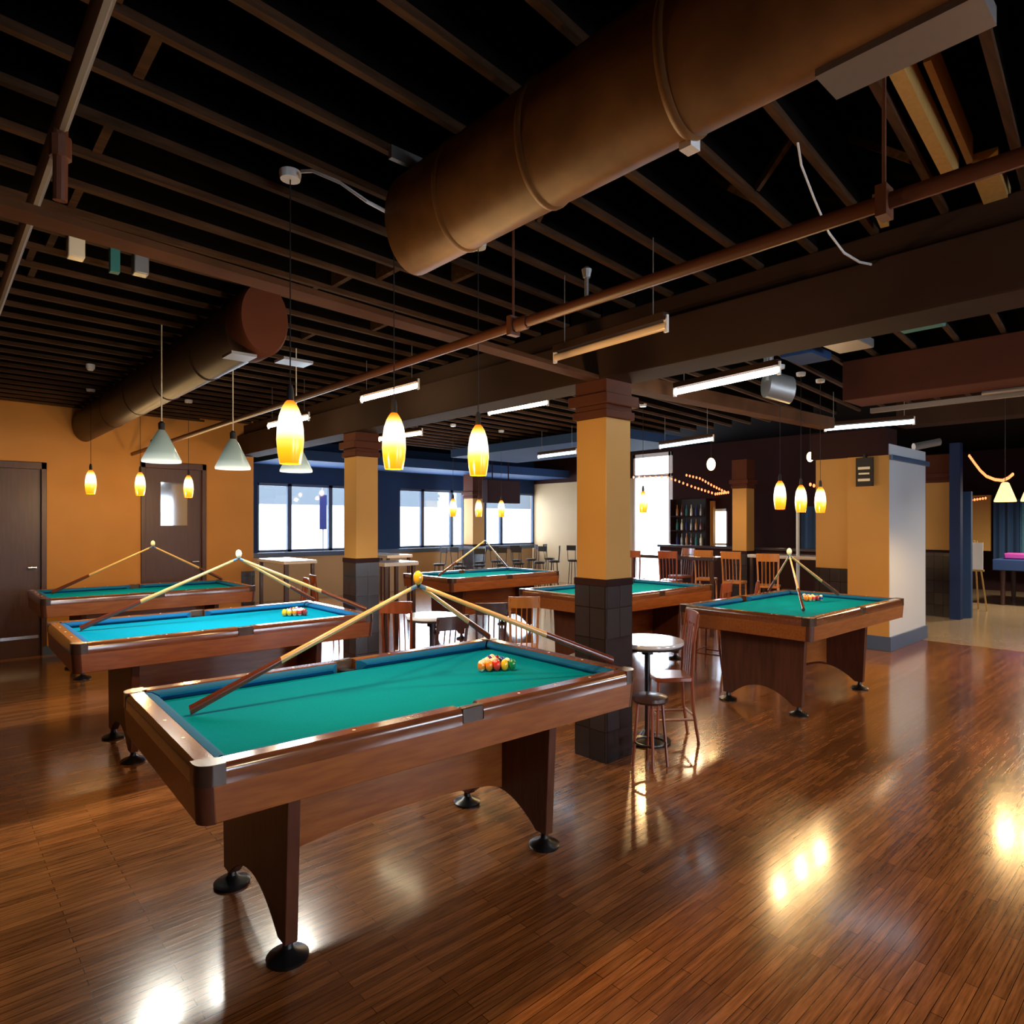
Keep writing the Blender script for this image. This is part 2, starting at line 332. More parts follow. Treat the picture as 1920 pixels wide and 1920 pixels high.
column(13.9,17.3,.5,'dark column in front of the corner street window',1.0,2.05,2.6)
pr=empty('wall_pier',(0,0,0),'wide pale pier with blue base and a small sign','pier'); pr['kind']='structure'
MB().box(12.56,14.55,4.02,4.72,0,2.43).build('pier_front','pale',pr,bevel=.006)
MB().box(12.55,12.56,4.03,4.72,.0,2.30).build('pier_side','cream',pr,smooth=0)
MB().box(12.62,12.95,4.72,5.32,.94,2.32).build('wing_wall','cream',pr,smooth=0)
MB().box(12.61,12.96,4.72,5.33,0,.94).build('wing_dado','tile',pr,smooth=0)
MB().box(12.53,14.58,3.99,4.74,0,.17).build('base_board','blue_trim',pr,bevel=.006)
MB().box(12.49,13.0,4.04,5.36,2.30,2.62).build('dark_cap','maroon',pr,bevel=.01)
MB().box(12.52,14.6,3.96,4.0,2.24,2.30).build('cap_trim','blue_trim',pr,bevel=.008)
sg=empty('hanging_sign',(12.47,4.40,2.10),'small dark sign with pale lettering on the yellow side of the pier','sign')
MB().box(-.03,.03,-.14,.14,-.16,.18).build('sign_board','black_matte',sg,bevel=.004)
MB().box(-.034,-.03,-.10,.10,.04,.07).box(-.034,-.03,-.09,.09,-.02,.0).box(-.034,-.03,-.10,.10,-.10,-.07).build('sign_lettering','ivory',sg)
MB().box(-.02,.08,-.02,.02,.18,.22).build('bracket','black_matte',sg)

# ------------------------------------------------------------------ ceiling timber, beams, ducts
ROT=.09
def rj(x,y): return (x*math.cos(ROT)-(y)*math.sin(ROT)*0, y+x*math.tan(ROT))
jl='dark timber ceiling joist'
def joist(xa,xb,y0,z0=2.83,z1=3.12,wd=.040,m='joist'):
    ya,yb=y0+ROT*(xa-1),y0+ROT*(xb-1)
    mb=MB(); c=z0+.028
    mb.hexa([(xa,ya-wd/2,z0),(xb,yb-wd/2,z0),(xb,yb+wd/2,z0),(xa,ya+wd/2,z0),(xa,ya-wd/2,c),(xb,yb-wd/2,c),(xb,yb+wd/2,c),(xa,ya+wd/2,c)])
    mb.mi=1; q=.012  # near-black web: shade on the joist sides put into its colour
    mb.hexa([(xa,ya-q,c-.005),(xb,yb-q,c-.005),(xb,yb+q,c-.005),(xa,ya+q,c-.005),(xa,ya-q,z1),(xb,yb-q,z1),(xb,yb+q,z1),(xa,ya+q,z1)])
    o=mb.build('ceiling_joist',[m,'deck'],smooth=0)
    tag(o,jl+' among the rows under the roof deck','joist','timber joists under the black roof deck','structure'); return o
ys=[2.55+.415*n for n in range(-16,27)]
for y in ys:
    joist(-4.9,4.9,y)
for y in ys[2:]:
    joist(5.0,12.4,y+.05)
def blocking(x,k):
    y0=2.55+.415*k+ROT*(x-1)
    o=MB().box(x-.022,x+.022,y0+.03,y0+.385,2.85,3.08).build('joist_blocking','joist',smooth=0)
    tag(o,'short timber block fixed between two ceiling joists','blocking','blocks between the joists','structure')
for x,k in ((.55,0),(.72,1),(.50,2),(.70,3),(.5,4),(.7,5),(.55,6),(.68,7),(.9,-1),(1.0,0-2),(.6,8),(.65,9),(2.6,5),(2.8,4),(2.5,6),(3.3,3),(3.5,7),(2.2,8),(3.1,9)): blocking(x,k)
def brace(x,k,flip):
    y0=2.55+.415*k+ROT*(x-1); a=(x,y0+.03,2.86 if flip else 3.06); b=(x+.05,y0+.385,3.06 if flip else 2.86)
    tag(MB().bar(a,b,.03,.03).build('joist_brace','joist',smooth=0),'thin diagonal brace between two ceiling joists','brace','diagonal braces between the joists','structure')
for i,(x,k) in enumerate(((2.7,-1),(2.7,-2),(2.75,-3),(2.9,-4),(3.0,0),(3.1,1),(3.05,-5),(3.9,-2),(3.7,-3),(4.1,-4))): brace(x,k,i%2)
# yellow timbers at right in the roof
for a,b,w_,h_,l in (((3.15,1.0,2.90),(4.40,1.08,2.86),.06,.10,'long pale timber strut in the roof above the right aisle'),((3.35,.92,2.94),(4.42,1.0,2.92),.03,.10,'thin pale strut beside the long pale strut'),
    ((4.42,.93,2.86),(5.25,1.0,2.85),.12,.08,'wide pale timber end above the dark girder at right'),((4.45,1.5,2.86),(4.72,1.54,2.84),.05,.06,'short pale strut end next to the sprinkler pipe'),((5.1,1.46,2.84),(5.42,1.5,2.83),.09,.06,'short pale strut end above the middle of the dark girder')):
    tag(MB().bar(a,b,w_,h_).build('pale_timber','yellow_timber',smooth=0),l,'timber',kind='structure')

struct(MB().hexa([(-4.9,2.94,2.41),(4.75,4.0,2.41),(4.75,4.15,2.41),(-4.9,3.09,2.41),(-4.9,2.94,2.435),(4.75,4.0,2.435),(4.75,4.15,2.435),(-4.9,3.09,2.435)]),
       'steel_beam','beam','long rust brown steel beam running to the near column','beam',smooth=0)
struct(MB().bar((5.15,4.16,2.46),(9.7,3.92,2.46),.2,.10),'steel_beam','beam','rust brown steel beam from the near column to the white pier','beam',smooth=0)
struct(MB().box(4.72,5.14,-5.9,13.55,2.41,2.68).box(4.85,5.0,-5.9,13.55,2.68,2.83),'boxed_girder','girder','wide dark boxed girder over the column row','girder',smooth=0,bevel=.01)
struct(MB().box(8.35,8.95,-5.9,3.2,2.50,2.82),'boxed_girder','red_box','red brown boxed girder above the right hand table','girder',smooth=0,bevel=.01)
struct(MB().box(8.97,9.03,-5.9,3.1,2.44,2.48),'girder_rail','pipe_grey','thin rail running along the red brown girder','rail',smooth=0)
struct(MB().box(12.5,13.0,-5.9,3.9,2.62,2.95),'boxed_girder','girder','dark girder meeting the white pier','girder',smooth=0)
struct(MB().box(10.0,12.3,8.0,13.4,2.62,2.75),'soffit','header','dark blue soffit above the far tables','soffit',smooth=0)
struct(MB().box(6.8,17.9,16.6,18.5,2.62,2.8),'soffit','header','dark blue soffit along the street windows','soffit',smooth=0)

def duct(x, ya, yb, zc, r, m, name, label, seams, cap=True):
    root=empty(name,(x,ya,zc),label,'duct'); root['kind']='thing'
    n=40; L=yb-ya
    rs=[[(r*math.cos(2*PI*i/n),t,r*math.sin(2*PI*i/n)) for i in range(n)] for t in (0,L)]
    MB().rings(rs).build('duct_pipe',m,root,smooth=50)
    for s_ in seams:
        q=r+.006; b=MB().rings([[(k*math.cos(2*PI*i/n),s_+t,k*math.sin(2*PI*i/n)) for i in range(n)] for k,t in ((r,-.02),(q,-.008),(q,.008),(r,.02))],False)
        b.build('seam_band',m,root,smooth=60)
    return root
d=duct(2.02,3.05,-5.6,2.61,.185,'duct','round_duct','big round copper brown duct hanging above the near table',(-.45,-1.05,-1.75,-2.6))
g=MB().box(-.01,.15,-2.62,-2.2,-.2,-.165); g.build('air_grille','grey_metal',d)
MB().box(.02,.08,-1.75,-1.70,-.20,-.17).build('duct_bracket','white_paint',d)
[MB().box(-.2,.2,y-.015,y+.015,.175,.22).build('hanger_strap','grey_metal',d) for y in (-.08,-2.5)]
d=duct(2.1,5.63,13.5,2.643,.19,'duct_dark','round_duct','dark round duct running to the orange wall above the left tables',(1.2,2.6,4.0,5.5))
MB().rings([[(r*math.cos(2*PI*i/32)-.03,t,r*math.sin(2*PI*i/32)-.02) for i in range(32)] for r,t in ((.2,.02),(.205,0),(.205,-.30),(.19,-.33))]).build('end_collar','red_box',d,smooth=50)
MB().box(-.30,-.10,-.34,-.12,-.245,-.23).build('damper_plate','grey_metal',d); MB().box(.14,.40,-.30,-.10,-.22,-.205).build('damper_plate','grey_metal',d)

tag(MB().tube([(2.75,-2,2.33),(2.75,3.0,2.33),(2.78,8.0,2.33),(2.78,13.3,2.33)],.022,10).tube([(2.75,2.9,2.33),(2.75,3.06,2.33)],.03,10).build('sprinkler_pipe','pipe_red'),'long thin rust red sprinkler pipe below the beam','pipe')
for i,(y,l) in enumerate(((3.03,'thin hanger rod holding the sprinkler pipe near the beam'),(.9,'thin hanger rod holding the sprinkler pipe at right'))):
    tag(MB().tube([(2.75,y,2.34),(2.75,y,2.86)],.008).box(2.71,2.79,y-.02,y+.02,2.29,2.37).build('pipe_hanger','pipe_red'),l,'hanger')
tag(MB().tube([(2.75,2.42,2.35),(2.75,2.42,2.42)],.012).lathe([(.02,2.42),(.03,2.45),(.012,2.46)],10,2.75,2.42).build('fire_sprinkler','grey_metal'),'small upright sprinkler head on the red pipe','sprinkler')
tag(MB().tube([(.44,-4,2.66),(.44,3.2,2.66),(.44,8,2.66)],.032,10).build('conduit_pipe','pipe_grey'),'long pipe crossing the ceiling at the far left','pipe')
tag(MB().tube([(.44,3.40,2.66),(.44,3.42,2.44)],.028,10).lathe([(.042,2.56),(.042,2.62)],10,.44,3.41).build('pipe_drop','pipe_red'),'short rust brown pipe dropping to the beam at the left','pipe')
def wire(pts,name,label,m='white_paint',r=.006):
    tag(MB().tube(pts,r,6).build(name,m),label,'cable')
wire([(1.57,3.5,2.82),(1.59,3.40,2.80),(1.65,3.20,2.72),(1.74,3.07,2.64),(1.86,3.05,2.62)],'white_cable','loose pale cable from the lamp canopy to the round duct','white_paint',.007)
wire([(3.38,1.52,2.84),(3.45,1.53,2.77),(3.66,1.55,2.70),(3.9,1.57,2.63),(4.15,1.58,2.60),(4.45,1.60,2.62),(4.71,1.62,2.66)],'grey_cable','grey cable sagging from the joists to the dark girder','white_paint',.006)

# slotted clutter between the girders
def clutter(x,y,z,m,label,cat,name,sx=.25,sy=.3,sz=.1):
    tag(MB().box(x-sx/2,x+sx/2,y-sy/2,y+sy/2,z-sz/2,z+sz/2).build(name,m,bevel=.01),label,cat)
for i,(x,y,z,m,l) in enumerate(((6.6,1.9,2.72,'teal_panel','teal painted panel high between the two girders'),(6.9,2.6,2.72,'grey_metal','grey metal panel high between the girders near the lit tube'),
    (6.4,1.35,2.74,'teal_panel','second teal panel between the girders to the right of the first'),(6.2,.7,2.72,'grey_metal','grey panel between the girders at the right edge'),(7.1,3.1,2.72,'header','dark blue panel between the girders above the pier lamp'))):
    clutter(x,y,z,m,l,'panel','ceiling_panel',.5,.34,.06)
tag(MB().tube([(6.7,3.35,2.50),(6.95,3.2,2.46)],.10,16).tube([(6.72,3.33,2.52),(6.72,3.33,3.13)],.05,12).build('flex_hose','grey_metal'),'coiled grey flexible hose end at the girder','hose')
tag(MB().tube([(14.45,4.2,2.50),(15.0,3.9,2.58)],.05,10).build('conduit_pipe','pipe_grey'),'short grey conduit above the white pier','pipe')
tag(MB().tube([(8.9,1.9,2.482),(8.9,-2,2.482)],.02,8).build('conduit_pipe','pipe_grey'),'thin grey conduit along the red brown girder','pipe')
for i,(x,y) in enumerate(((.79,5.436),(1.20,5.473))):
    tag(MB().box(x-.05,x+.05,y-.05,y+.05,2.74,2.832).build('junction_box',['ivory','grey_metal'][i],bevel=.008),['small tan junction box on the joists at the left','grey junction box on the joists right of the teal clip'][i],'box')
tag(MB().box(1.0,1.06,5.425,5.49,2.72,2.835).build('blue_clip','teal_panel'),'blue clip between two junction boxes on the joists','clip')
for i,(x,y,z,l) in enumerate(((1.55,9.6,2.78,'small pale smoke detector under the dark joists at left'),(2.83,3.55,2.77,'small white detector beside the right amber pendant cord'))):
    tag(MB().lathe([(.03,z),(.05,z+.02),(.05,z+.05)],14,x,y).build('smoke_detector','white_paint'),l,'detector')
tag(MB().tube([(2.95,12.3,2.34),(2.95,12.45,2.30)],.08,14).tube([(2.95,12.6,2.45),(2.95,12.42,2.34)],.03).build('wall_speaker','black_matte'),'black round speaker on the orange wall under the duct','speaker')
tag(MB().box(13.3,14.7,15.85,16.15,1.93,2.43).box(13.6,13.64,16.0,16.04,2.42,3.13).box(14.3,14.34,16.0,16.04,2.42,3.13).build('hung_screen','maroon',bevel=.02),'dark boxed screen hanging in front of the corner street window','screen')

# ------------------------------------------------------------------ pool tables
def pool_table():
    root=empty('pool_table',(0,0,0),'','pool table','pool tables in two rows')
    L,W,T=2.89,1.69,.815; hl,hw=L/2,W/2
    MB().box(-1.30,1.30,-.665,.665,.70,.775).build('playing_surface','felt',root,smooth=0)
    ins=.165; rw=.105
    def rail(p0,p1,nrm,a,b):      # wooden rail + its cushion; nrm points inward
        t=(Vector(p1)-Vector(p0)).normalized(); n=Vector(nrm)
        def at(s,d,z): q=Vector(p0)+t*s+n*d; return (q.x,q.y,z)
        Lr=(Vector(p1)-Vector(p0)).length
        prof=[(0,.755),(0,.79),(.006,.805),(.02,T),(rw-.01,T),(rw,T-.006),(rw,.755)]
        o=MB().rings([[at(s,d,z) for d,z in prof] for s in (0,Lr)]).build('wood_rail','rail_wood',root,smooth=40)
        cp=[(rw-.002,.765),(rw-.002,T-.004),(rw+.03,T-.006),(ins,T-.018),(ins,T-.026),(ins-.03,.765)]
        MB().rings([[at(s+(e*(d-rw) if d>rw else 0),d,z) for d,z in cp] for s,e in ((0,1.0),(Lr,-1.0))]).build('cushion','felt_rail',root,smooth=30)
        for k in range(1,4): 
            c=at(Lr*k/4,rw*.55,T+.0005); MB().lathe([(.009,T-.001),(.009,T+.0008)],10,c[0],c[1]).build('rail_sight','ivory',o,smooth=0)
    c=.115
    rail((-hl+c,-hw,0),(-.075,-hw,0),(0,1,0),0,0); rail((.075,-hw,0),(hl-c,-hw,0),(0,1,0),0,0)
    rail((hl-c,hw,0),(.075,hw,0),(0,-1,0),0,0); rail((-.075,hw,0),(-hl+c,hw,0),(0,-1,0),0,0)
    rail((-hl,hw-c,0),(-hl,-hw+c,0),(1,0,0),0,0); rail((hl,-hw+c,0),(hl,hw-c,0),(-1,0,0),0,0)
    # corner castings with rounded outside corner, and pockets
    for sx in (-1,1):
        for sy in (-1,1):
            out=[]; r=.07
            for k in range(9):
                a=PI/2*k/8; out.append((hl-r+r*math.cos(a)+.002, hw-r+r*math.sin(a)+.002))
            inn=[(hl-c,hw+.002),(hl-c,hw-.11)]+[(hl-.135+.075*math.cos(a),hw-.135+.075*math.sin(a)) for a in (PI*.95,PI*.75,PI*.5,PI*.25,0,-PI*.25,-PI*.45)][1:-1][::1]+[(hl-.11,hw-c),(hl+.002,hw-c)]
            pts=[(hl+.002,hw-c)]+out+[(hl-c,hw+.002),(hl-c,hw-.075)]+[(hl-.145+.07*math.cos(a),hw-.145+.07*math.sin(a)) for a in (PI*.40,PI*.25,PI*.10)]+[(hl-.075,hw-c)]
            pts=[(sx*x,sy*y) for x,y in pts]
            MB().poly(pts,'z',.755,T+.002).build('corner_casting','corner',root,smooth=40)
            MB().lathe([(.062,.70),(.062,.776)],20,sx*(hl-.148),sy*(hw-.148)).build('pocket','black',root)
    for sy in (-1,1):
        MB().box(-.075,.075,sy*hw-(.0 if sy<0 else .055),sy*hw+(.055 if sy<0 else 0),.755,T+.002).build('side_casting','corner',root,bevel=.008)
        MB().lathe([(.060,.70),(.060,.777)],20,0,sy*(hw-.115)).build('pocket','black',root)
    # aprons: boards leaning slightly inward to the bottom, rounded corner posts
    zb,zt,inw=.645,.762,.012; c2=.06
    def apron(pts_top,pts_bot):
        MB().hexa(pts_bot+pts_top).build('apron','table_wood',root,bevel=.004)
    th=.03
    for sy in (-1,1):
        yo,yi=sy*hw,sy*(hw-th); bo=sy*(hw-inw); bi=sy*(hw-inw-th)
        apron([(-hl+c2,yo,zt),(hl-c2,yo,zt),(hl-c2,yi,zt),(-hl+c2,yi,zt)],[(-hl+c2+.01,bo,zb),(hl-c2-.01,bo,zb),(hl-c2-.01,bi,zb),(-hl+c2+.01,bi,zb)])
    for sx in (-1,1):
        xo,xi=sx*hl,sx*(hl-th); bo=sx*(hl-inw); bi=sx*(hl-inw-th)
        apron([(xo,-hw+c2,zt),(xo,hw-c2,zt),(xi,hw-c2,zt),(xi,-hw+c2,zt)],[(bo,-hw+c2+.01,zb),(bo,hw-c2-.01,zb),(bi,hw-c2-.01,zb),(bi,-hw+c2+.01,zb)])
        for sy in (-1,1):
            n=10; r=.066
            ring=lambda k,z:[(sx*(hl-k-r+r*math.cos(PI/2*i/n)),sy*(hw-k-r+r*math.sin(PI/2*i/n)),z) for i in range(n+1)]+[(sx*(hl-k-r),sy*(hw-k-r),z)]
            MB().rings([ring(inw,zb-.002),ring(0,zt)]).build('corner_post','table_dark',root,smooth=50)
    MB().box(-hl+.05,hl-.05,-hw+.05,hw-.05,.66,.70).build('slate_bed','black_matte',root,smooth=0)
    # arched pedestals
    for sx in (-1,1):
        x=sx*.91; pts=[(-.555,.70),(-.505,.065),(-.40,.065)]
        for k in range(13):
            t=-1+2*k/12; pts.append((.385*t,.075+.105*(1-t*t)))
        pts+=[(.40,.065),(.505,.065),(.555,.70)]
        MB().poly(pts,'x',x-.035,x+.035).build('pedestal','table_dark',root,bevel=.006)
        for sy in (-1,1):
            f=MB().lathe([(.105,.0),(.108,.012),(.09,.02),(.05,.027),(.028,.04),(.022,.06),(.018,.075)],26,x,sy*.455); f.build('leveler_foot','black',root)
    pts=[(-.88,.70),(-.88,.19)]
    for k in range(1,14):
        t=-1+2*k/14; pts.append((.88*t,.205+.05*(1-t*t)))
    pts+=[(.88,.19),(.88,.70)]
    MB().poly(pts,'y',-.03,.03).build('stretcher','table_wood',root,bevel=.004)
    return root
TAB=[('T1',2.325,3.71,'nearest pool table with teal cloth and walnut sides, in the left foreground'),
     ('T2',2.385,7.42,'second pool table on the left, directly behind the nearest one'),
     ('T3',2.62,11.6,'farthest left pool table, standing along the orange wall'),
     ('T4',8.54,3.86,'pool table at right in front of the white pier, its arched end facing us'),
     ('T5',8.35,6.66,'pool table half hidden behind the near cream column'),
     ('T6',8.68,10.5,'farthest pool table in the middle, near the street windows')]
proto=pool_table(); TP={}
for i,(k,x,y,l) in enumerate(TAB):
    o=proto if i==0 else copy_tree(proto); place(o,(x,y,0),l,None,-.033 if k=='T1' else -.01); TP[k]=(x,y)

# cues propped into tents, a ball balanced on top
def cue(foot,apex,label):
    root=empty('pool_cue',foot,label,'cue','cues propped into tents on the tables'); d=[apex[i]-foot[i] for i in range(3)]
    at=lambda t:(d[0]*t,d[1]*t,d[2]*t)
    MB().tube([at(0),at(.36)],.0195,12,.0150).build('butt','cue_butt',root)
    MB().tube([at(.36),at(.97)],.0150,12,.0095).build('shaft','cue_shaft',root)
    MB().tube([at(.97),at(1.0)],.0096,10).build('tip','tip',root)
def tent(name, apex, feet, top):
    for i,f in enumerate(feet):
        v=[f[j]-apex[j] for j in range(2)]; n=math.hypot(*v); a=(apex[0]+v[0]/n*.012,apex[1]+v[1]/n*.012,apex[2])
        cue(f[:3],a,f[3])
    if top:
        mb=MB().sphere((0,0,0),.033,20,12); o=mb.build('balanced_ball',top[0],None,(apex[0],apex[1],apex[2]+.036)); tag(o,top[1],'ball')
M['ball_yellow']=mat('ball_yellow',(.75,.36,.02),.12,coat=1)
M['ball_cream']=mat('ball_cream',(.80,.72,.52),.12,coat=1)
tent('T1',(2.5,3.72,1.22),[(1.12,3.97,.795,'cue propped from the left rail of the nearest table'),(3.70,4.40,.838,'cue propped from the back corner of the nearest table'),(3.72,3.02,.838,'cue propped from the right front corner of the nearest table')],('ball_yellow','yellow ball balanced on the cue tent over the nearest table'))
tent('T2',(2.63,7.5,1.235),[(1.17,7.80,.795,'pale cue propped from the left end of the second table on the left'),(3.76,8.0,.838,'pale cue propped from the back right corner of the second table on the left'),(3.80,6.72,.838,'pale cue propped from the front right corner of the second table on the left')],('ball_cream','cream ball balanced on the cue tent over the second table on the left'))
tent('T3',(2.76,11.75,1.245),[(1.45,12.1,.795,'cue propped from the left end of the table by the orange wall'),(3.95,12.1,.838,'cue propped from the right end of the table by the orange wall')],('ball_cream','cream ball balanced on the cue tent by the orange wall'))
tent('T4',(8.44,3.9,1.215),[(9.35,4.63,.838,'cue propped from the back rail of the table by the white pier'),(7.95,3.50,.80,'cue propped toward us on the table by the white pier'),(9.55,3.72,.838,'cue propped from the right end of the table by the white pier')],('ball_cream','cream ball balanced on the cue tent by the white pier'))
tent('T6',(8.9,10.7,1.25),[(7.6,10.6,.80,'cue propped from the left end of the farthest middle table'),(9.95,11.2,.838,'cue propped from the right end of the farthest middle table')],None)

# racked balls
BC=[('yellow',(.80,.50,.02)),('blue',(.02,.05,.35)),('red',(.60,.03,.02)),('purple',(.10,.02,.20)),('orange',(.80,.24,.01)),('green',(.01,.20,.06)),('maroon',(.22,.02,.02)),('black',(.01,.01,.01))]
BM={}
for n,c in BC: M['b_'+n]=mat('ball_'+n,c,.12,coat=1); 
def ball_mesh(n,stripe):
    mb=MB().sphere((0,0,0),.0286,18,12)
    for k,f in enumerate(mb.f):
        z=sum(mb.v[i][2] for i in f)/len(f); mb.m[k]=1 if (stripe and abs(z)>.017) else 0
    return mb
PROTO={}
order=['yellow','orange','red','green','blue','purple','black','maroon','s_yellow','s_red','s_orange','s_green','s_blue','s_maroon','s_purple']
def rack(x,y,where,perm):
    i=0; g='racked balls '+where
    for row in range(5):
        for k in range(row+1):
            key=perm[i]; i+=1; px=x-.09+row*.0505; py=y+(k-row/2)*.0582
            if key not in PROTO:
                st=key.startswith('s_'); o=ball_mesh(key,st).build('billiard_ball',['b_'+key.replace('s_',''),'ball_cream'],None); PROTO[key]=o
            else: o=PROTO[key].copy(); COL.objects.link(o)
            c=key.replace('s_',''); tag(o,('striped '+c+' and cream' if key[0:2]=='s_' else 'solid '+c)+' ball in the triangle racked '+where,'ball',g)
            o.location=(px,py,.8045*TALL)
rack(3.13,3.70,'on the nearest table',['s_orange','orange','s_yellow','red','s_red','s_maroon','yellow','black','s_purple','purple','green','s_green','blue','maroon','s_blue'])
rack(3.22,7.44,'on the second table on the left',['yellow','s_yellow','green','s_orange','black','red','s_red','s_green','blue','orange','maroon','s_maroon','s_blue','purple','s_purple'])
rack(9.22,3.98,'on the table by the white pier',['orange','s_orange','red','s_red','black','s_yellow','maroon','yellow','s_maroon','blue','s_blue','green','s_green','purple','s_purple'])

# ------------------------------------------------------------------ lamps
LIGHT=[]
def spot(loc,e,col,r=.04):
    l=bpy.data.lights.new('lamp_light','SPOT'); l.energy=e; l.color=col; l.shadow_soft_size=r; l.spot_size=math.radians(165); l.spot_blend=.5
    o=bpy.data.objects.new('lamp_light',l); COL.objects.link(o); o.location=(loc[0],loc[1],loc[2]*TALL); return o
def point(loc,e,col,r=.04,name='lamp_light'):
    l=bpy.data.lights.new(name,'POINT'); l.energy=e; l.color=col; l.shadow_soft_size=r
    o=bpy.data.objects.new(name,l); COL.objects.link(o); o.location=(loc[0],loc[1],loc[2]*TALL); return o
def amber_pendant():
    root=empty('amber_pendant',(0,0,0),'','pendant lamp')      # origin at the lamp's lower rim
    prof=[(.058,0),(.069,.04),(.076,.09),(.073,.135),(.063,.18),(.047,.212),(.030,.232),(.020,.240)]
    prof2=[(r*1.0,z) for r,z in prof]
    MB().lathe(prof2+[(.010,.244)],24,close=False).build('lamp_shade','amber',root,smooth=60)
    MB().lathe([(.020,.238),(.020,.275),(.012,.30)],14).build('socket','black_matte',root)
    return root
def cord(root,l,m='black_matte',r=.0035):
    MB().tube([(0,0,.29),(0,0,l)],r,6).build('cord',m,root); MB().lathe([(.055,l-.03),(.06,l-.012),(.06,l)],16).build('canopy','white_paint',root)
AM=[]
pp=amber_pendant(); first=True
AMB=[((1.55,3.6,1.73),'left amber pendant over the nearest table'),((2.235,3.6,1.735),'middle amber pendant over the nearest table'),((2.93,3.6,1.73),'right amber pendant over the nearest table'),
     ((1.845,11.4,1.79),'left amber pendant by the orange wall'),((2.50,11.4,1.79),'middle amber pendant by the orange wall'),((3.2,11.4,1.78),'right amber pendant in front of the door with a window'),
     ((8.07,3.85,1.62),'left amber pendant over the table by the white pier'),((8.67,3.85,1.60),'middle amber pendant over the table by the white pier'),((9.28,3.85,1.60),'right amber pendant over the table by the white pier'),
     ((7.97,10.6,1.59),'left amber pendant in front of the middle street window'),((8.64,10.6,1.59),'middle amber pendant near the middle street window'),((9.27,10.6,1.59),'right amber pendant near the middle street window'),
     ((7.7,6.66,1.62),'left amber pendant over the table behind the near column'),((8.35,6.66,1.62),'middle amber pendant over the table behind the near column'),((9.0,6.66,1.62),'right amber pendant over the table behind the near column')]
roots=[]
for i,(p,l) in enumerate(AMB):
    o=pp if i==0 else copy_tree(pp); place(o,p,l,'amber glass pendants over the tables'); roots.append(o)
for o,(p,l) in zip(roots,AMB): cord(o,2.84-p[2])
W=(1,.62,.26)
for i,(p,l) in enumerate(AMB): point((p[0],p[1],p[2]-.035),[52,52,52,48,48,48,38,38,38,50,50,50,50,50,50][i],W,.045)

def cone_lamp():
    root=empty('cone_pendant',(0,0,0),'','pendant lamp')
    MB().lathe([(.178,0),(.18,.014),(.055,.19),(.03,.215),(.025,.21),(.050,.18),(.168,.006)],28,close=False).build('lamp_shade','shade_glass',root,smooth=60)
    MB().lathe([(.03,.218),(.032,.26),(.012,.275)],14).build('socket','black_matte',root)
    MB().sphere((0,0,.055),.045,16,10).build('bulb','lit_bulb',root)
    return root
cp=cone_lamp(); CON=[((1.77,7.2,1.91),'left frosted cone lamp over the second table on the left'),((2.465,7.2,1.89),'middle frosted cone lamp over the second table on the left'),((3.17,7.2,1.895),'right frosted cone lamp, partly behind the left amber pendant')]
rs=[]
for i,(p,l) in enumerate(CON):
    o=cp if i==0 else copy_tree(cp); place(o,p,l,'frosted cone lamps over the second table'); rs.append(o)
for o,(p,l) in zip(rs,CON):
    MB().tube([(0,0,.27),(0,0,2.84-p[2])],.006,6).build('chain','ivory',o)
    spot((p[0],p[1],p[2]-.03),120,(1,.95,.82),.16)
def amber_cone(p,l):
    root=empty('amber_cone_pendant',p,l,'pendant lamp','amber cone lamps in the room at right')
    MB().lathe([(.14,0),(.142,.012),(.05,.19),(.03,.2)],24,close=False).build('lamp_shade','cone_lit',root,smooth=60)
    MB().tube([(0,0,.2),(0,0,2.9-p[2])],.005,6).build('cord','black_matte',root); spot((p[0],p[1],p[2]-.04),95,W,.09)
amber_cone((12.3,2.33,1.72),'amber cone lamp hanging right of the white pier'); amber_cone((12.3,2.0,1.72),'amber cone lamp at the right edge of the photo')
for i,(p,l) in enumerate((((14,8.37,2.44),'bright round globe lamp above the bar'),((14,6.02,2.44),'small round globe lamp beside the pier'))):
    root=empty('globe_lamp',p,l,'globe lamp','globe lamps above the bar'); MB().sphere((0,0,0),.10-.03*i,18,12).build('globe','globe',root); MB().tube([(0,0,.09),(0,0,.6)],.006).build('cord','black_matte',root); point((p[0]-.15,p[1]-.15,p[2]-.16),12,W,.08)

# fluorescent tubes
def fluor(a,b,m,label,lens=True):
    c=[(a[i]+b[i])/2 for i in range(3)]; root=empty('tube_lamp',c,label,'tube lamp','bare fluorescent tubes under the ceiling'); A=[a[i]-c[i] for i in range(3)]; B=[b[i]-c[i] for i in range(3)]
    MB().tube([A,B],.020,12).build('tube',m,root)
    up=.045; MB().bar((A[0],A[1],A[2]+up),(B[0],B[1],B[2]+up),.06,.035).build('fixture_body','girder',root)
    for Q in (A,B):
        MB().bar((Q[0],Q[1],Q[2]-.03),(Q[0],Q[1],Q[2]+.05),.03,.02).build('end_socket','white_paint',root)
        MB().tube([(Q[0]*.8,Q[1]*.8,Q[2]+.06),(Q[0]*.8,Q[1]*.8,2.84-c[2])],.004,6).build('hanger','grey_metal',root)
fluor((3.85,3.73,2.41),(3.79,2.61,2.41),'tube_off','unlit tube lamp catching orange light left of the near column')
fluor((5.79,3.88,2.41),(5.62,2.69,2.41),'tube_cool','bright white tube lamp right of the near column')
fluor((4.05,7.28,2.53),(4.1,6.1,2.53),'tube_warm','warm lit tube lamp above the middle amber pendant')
fluor((5.85,6.95,2.53),(5.9,5.85,2.53),'tube_warm','warm lit tube lamp left of the near column capital')
fluor((3.82,9.65,2.47),(3.92,8.5,2.47),'tube_warm','lit tube lamp seen behind the left amber pendant')
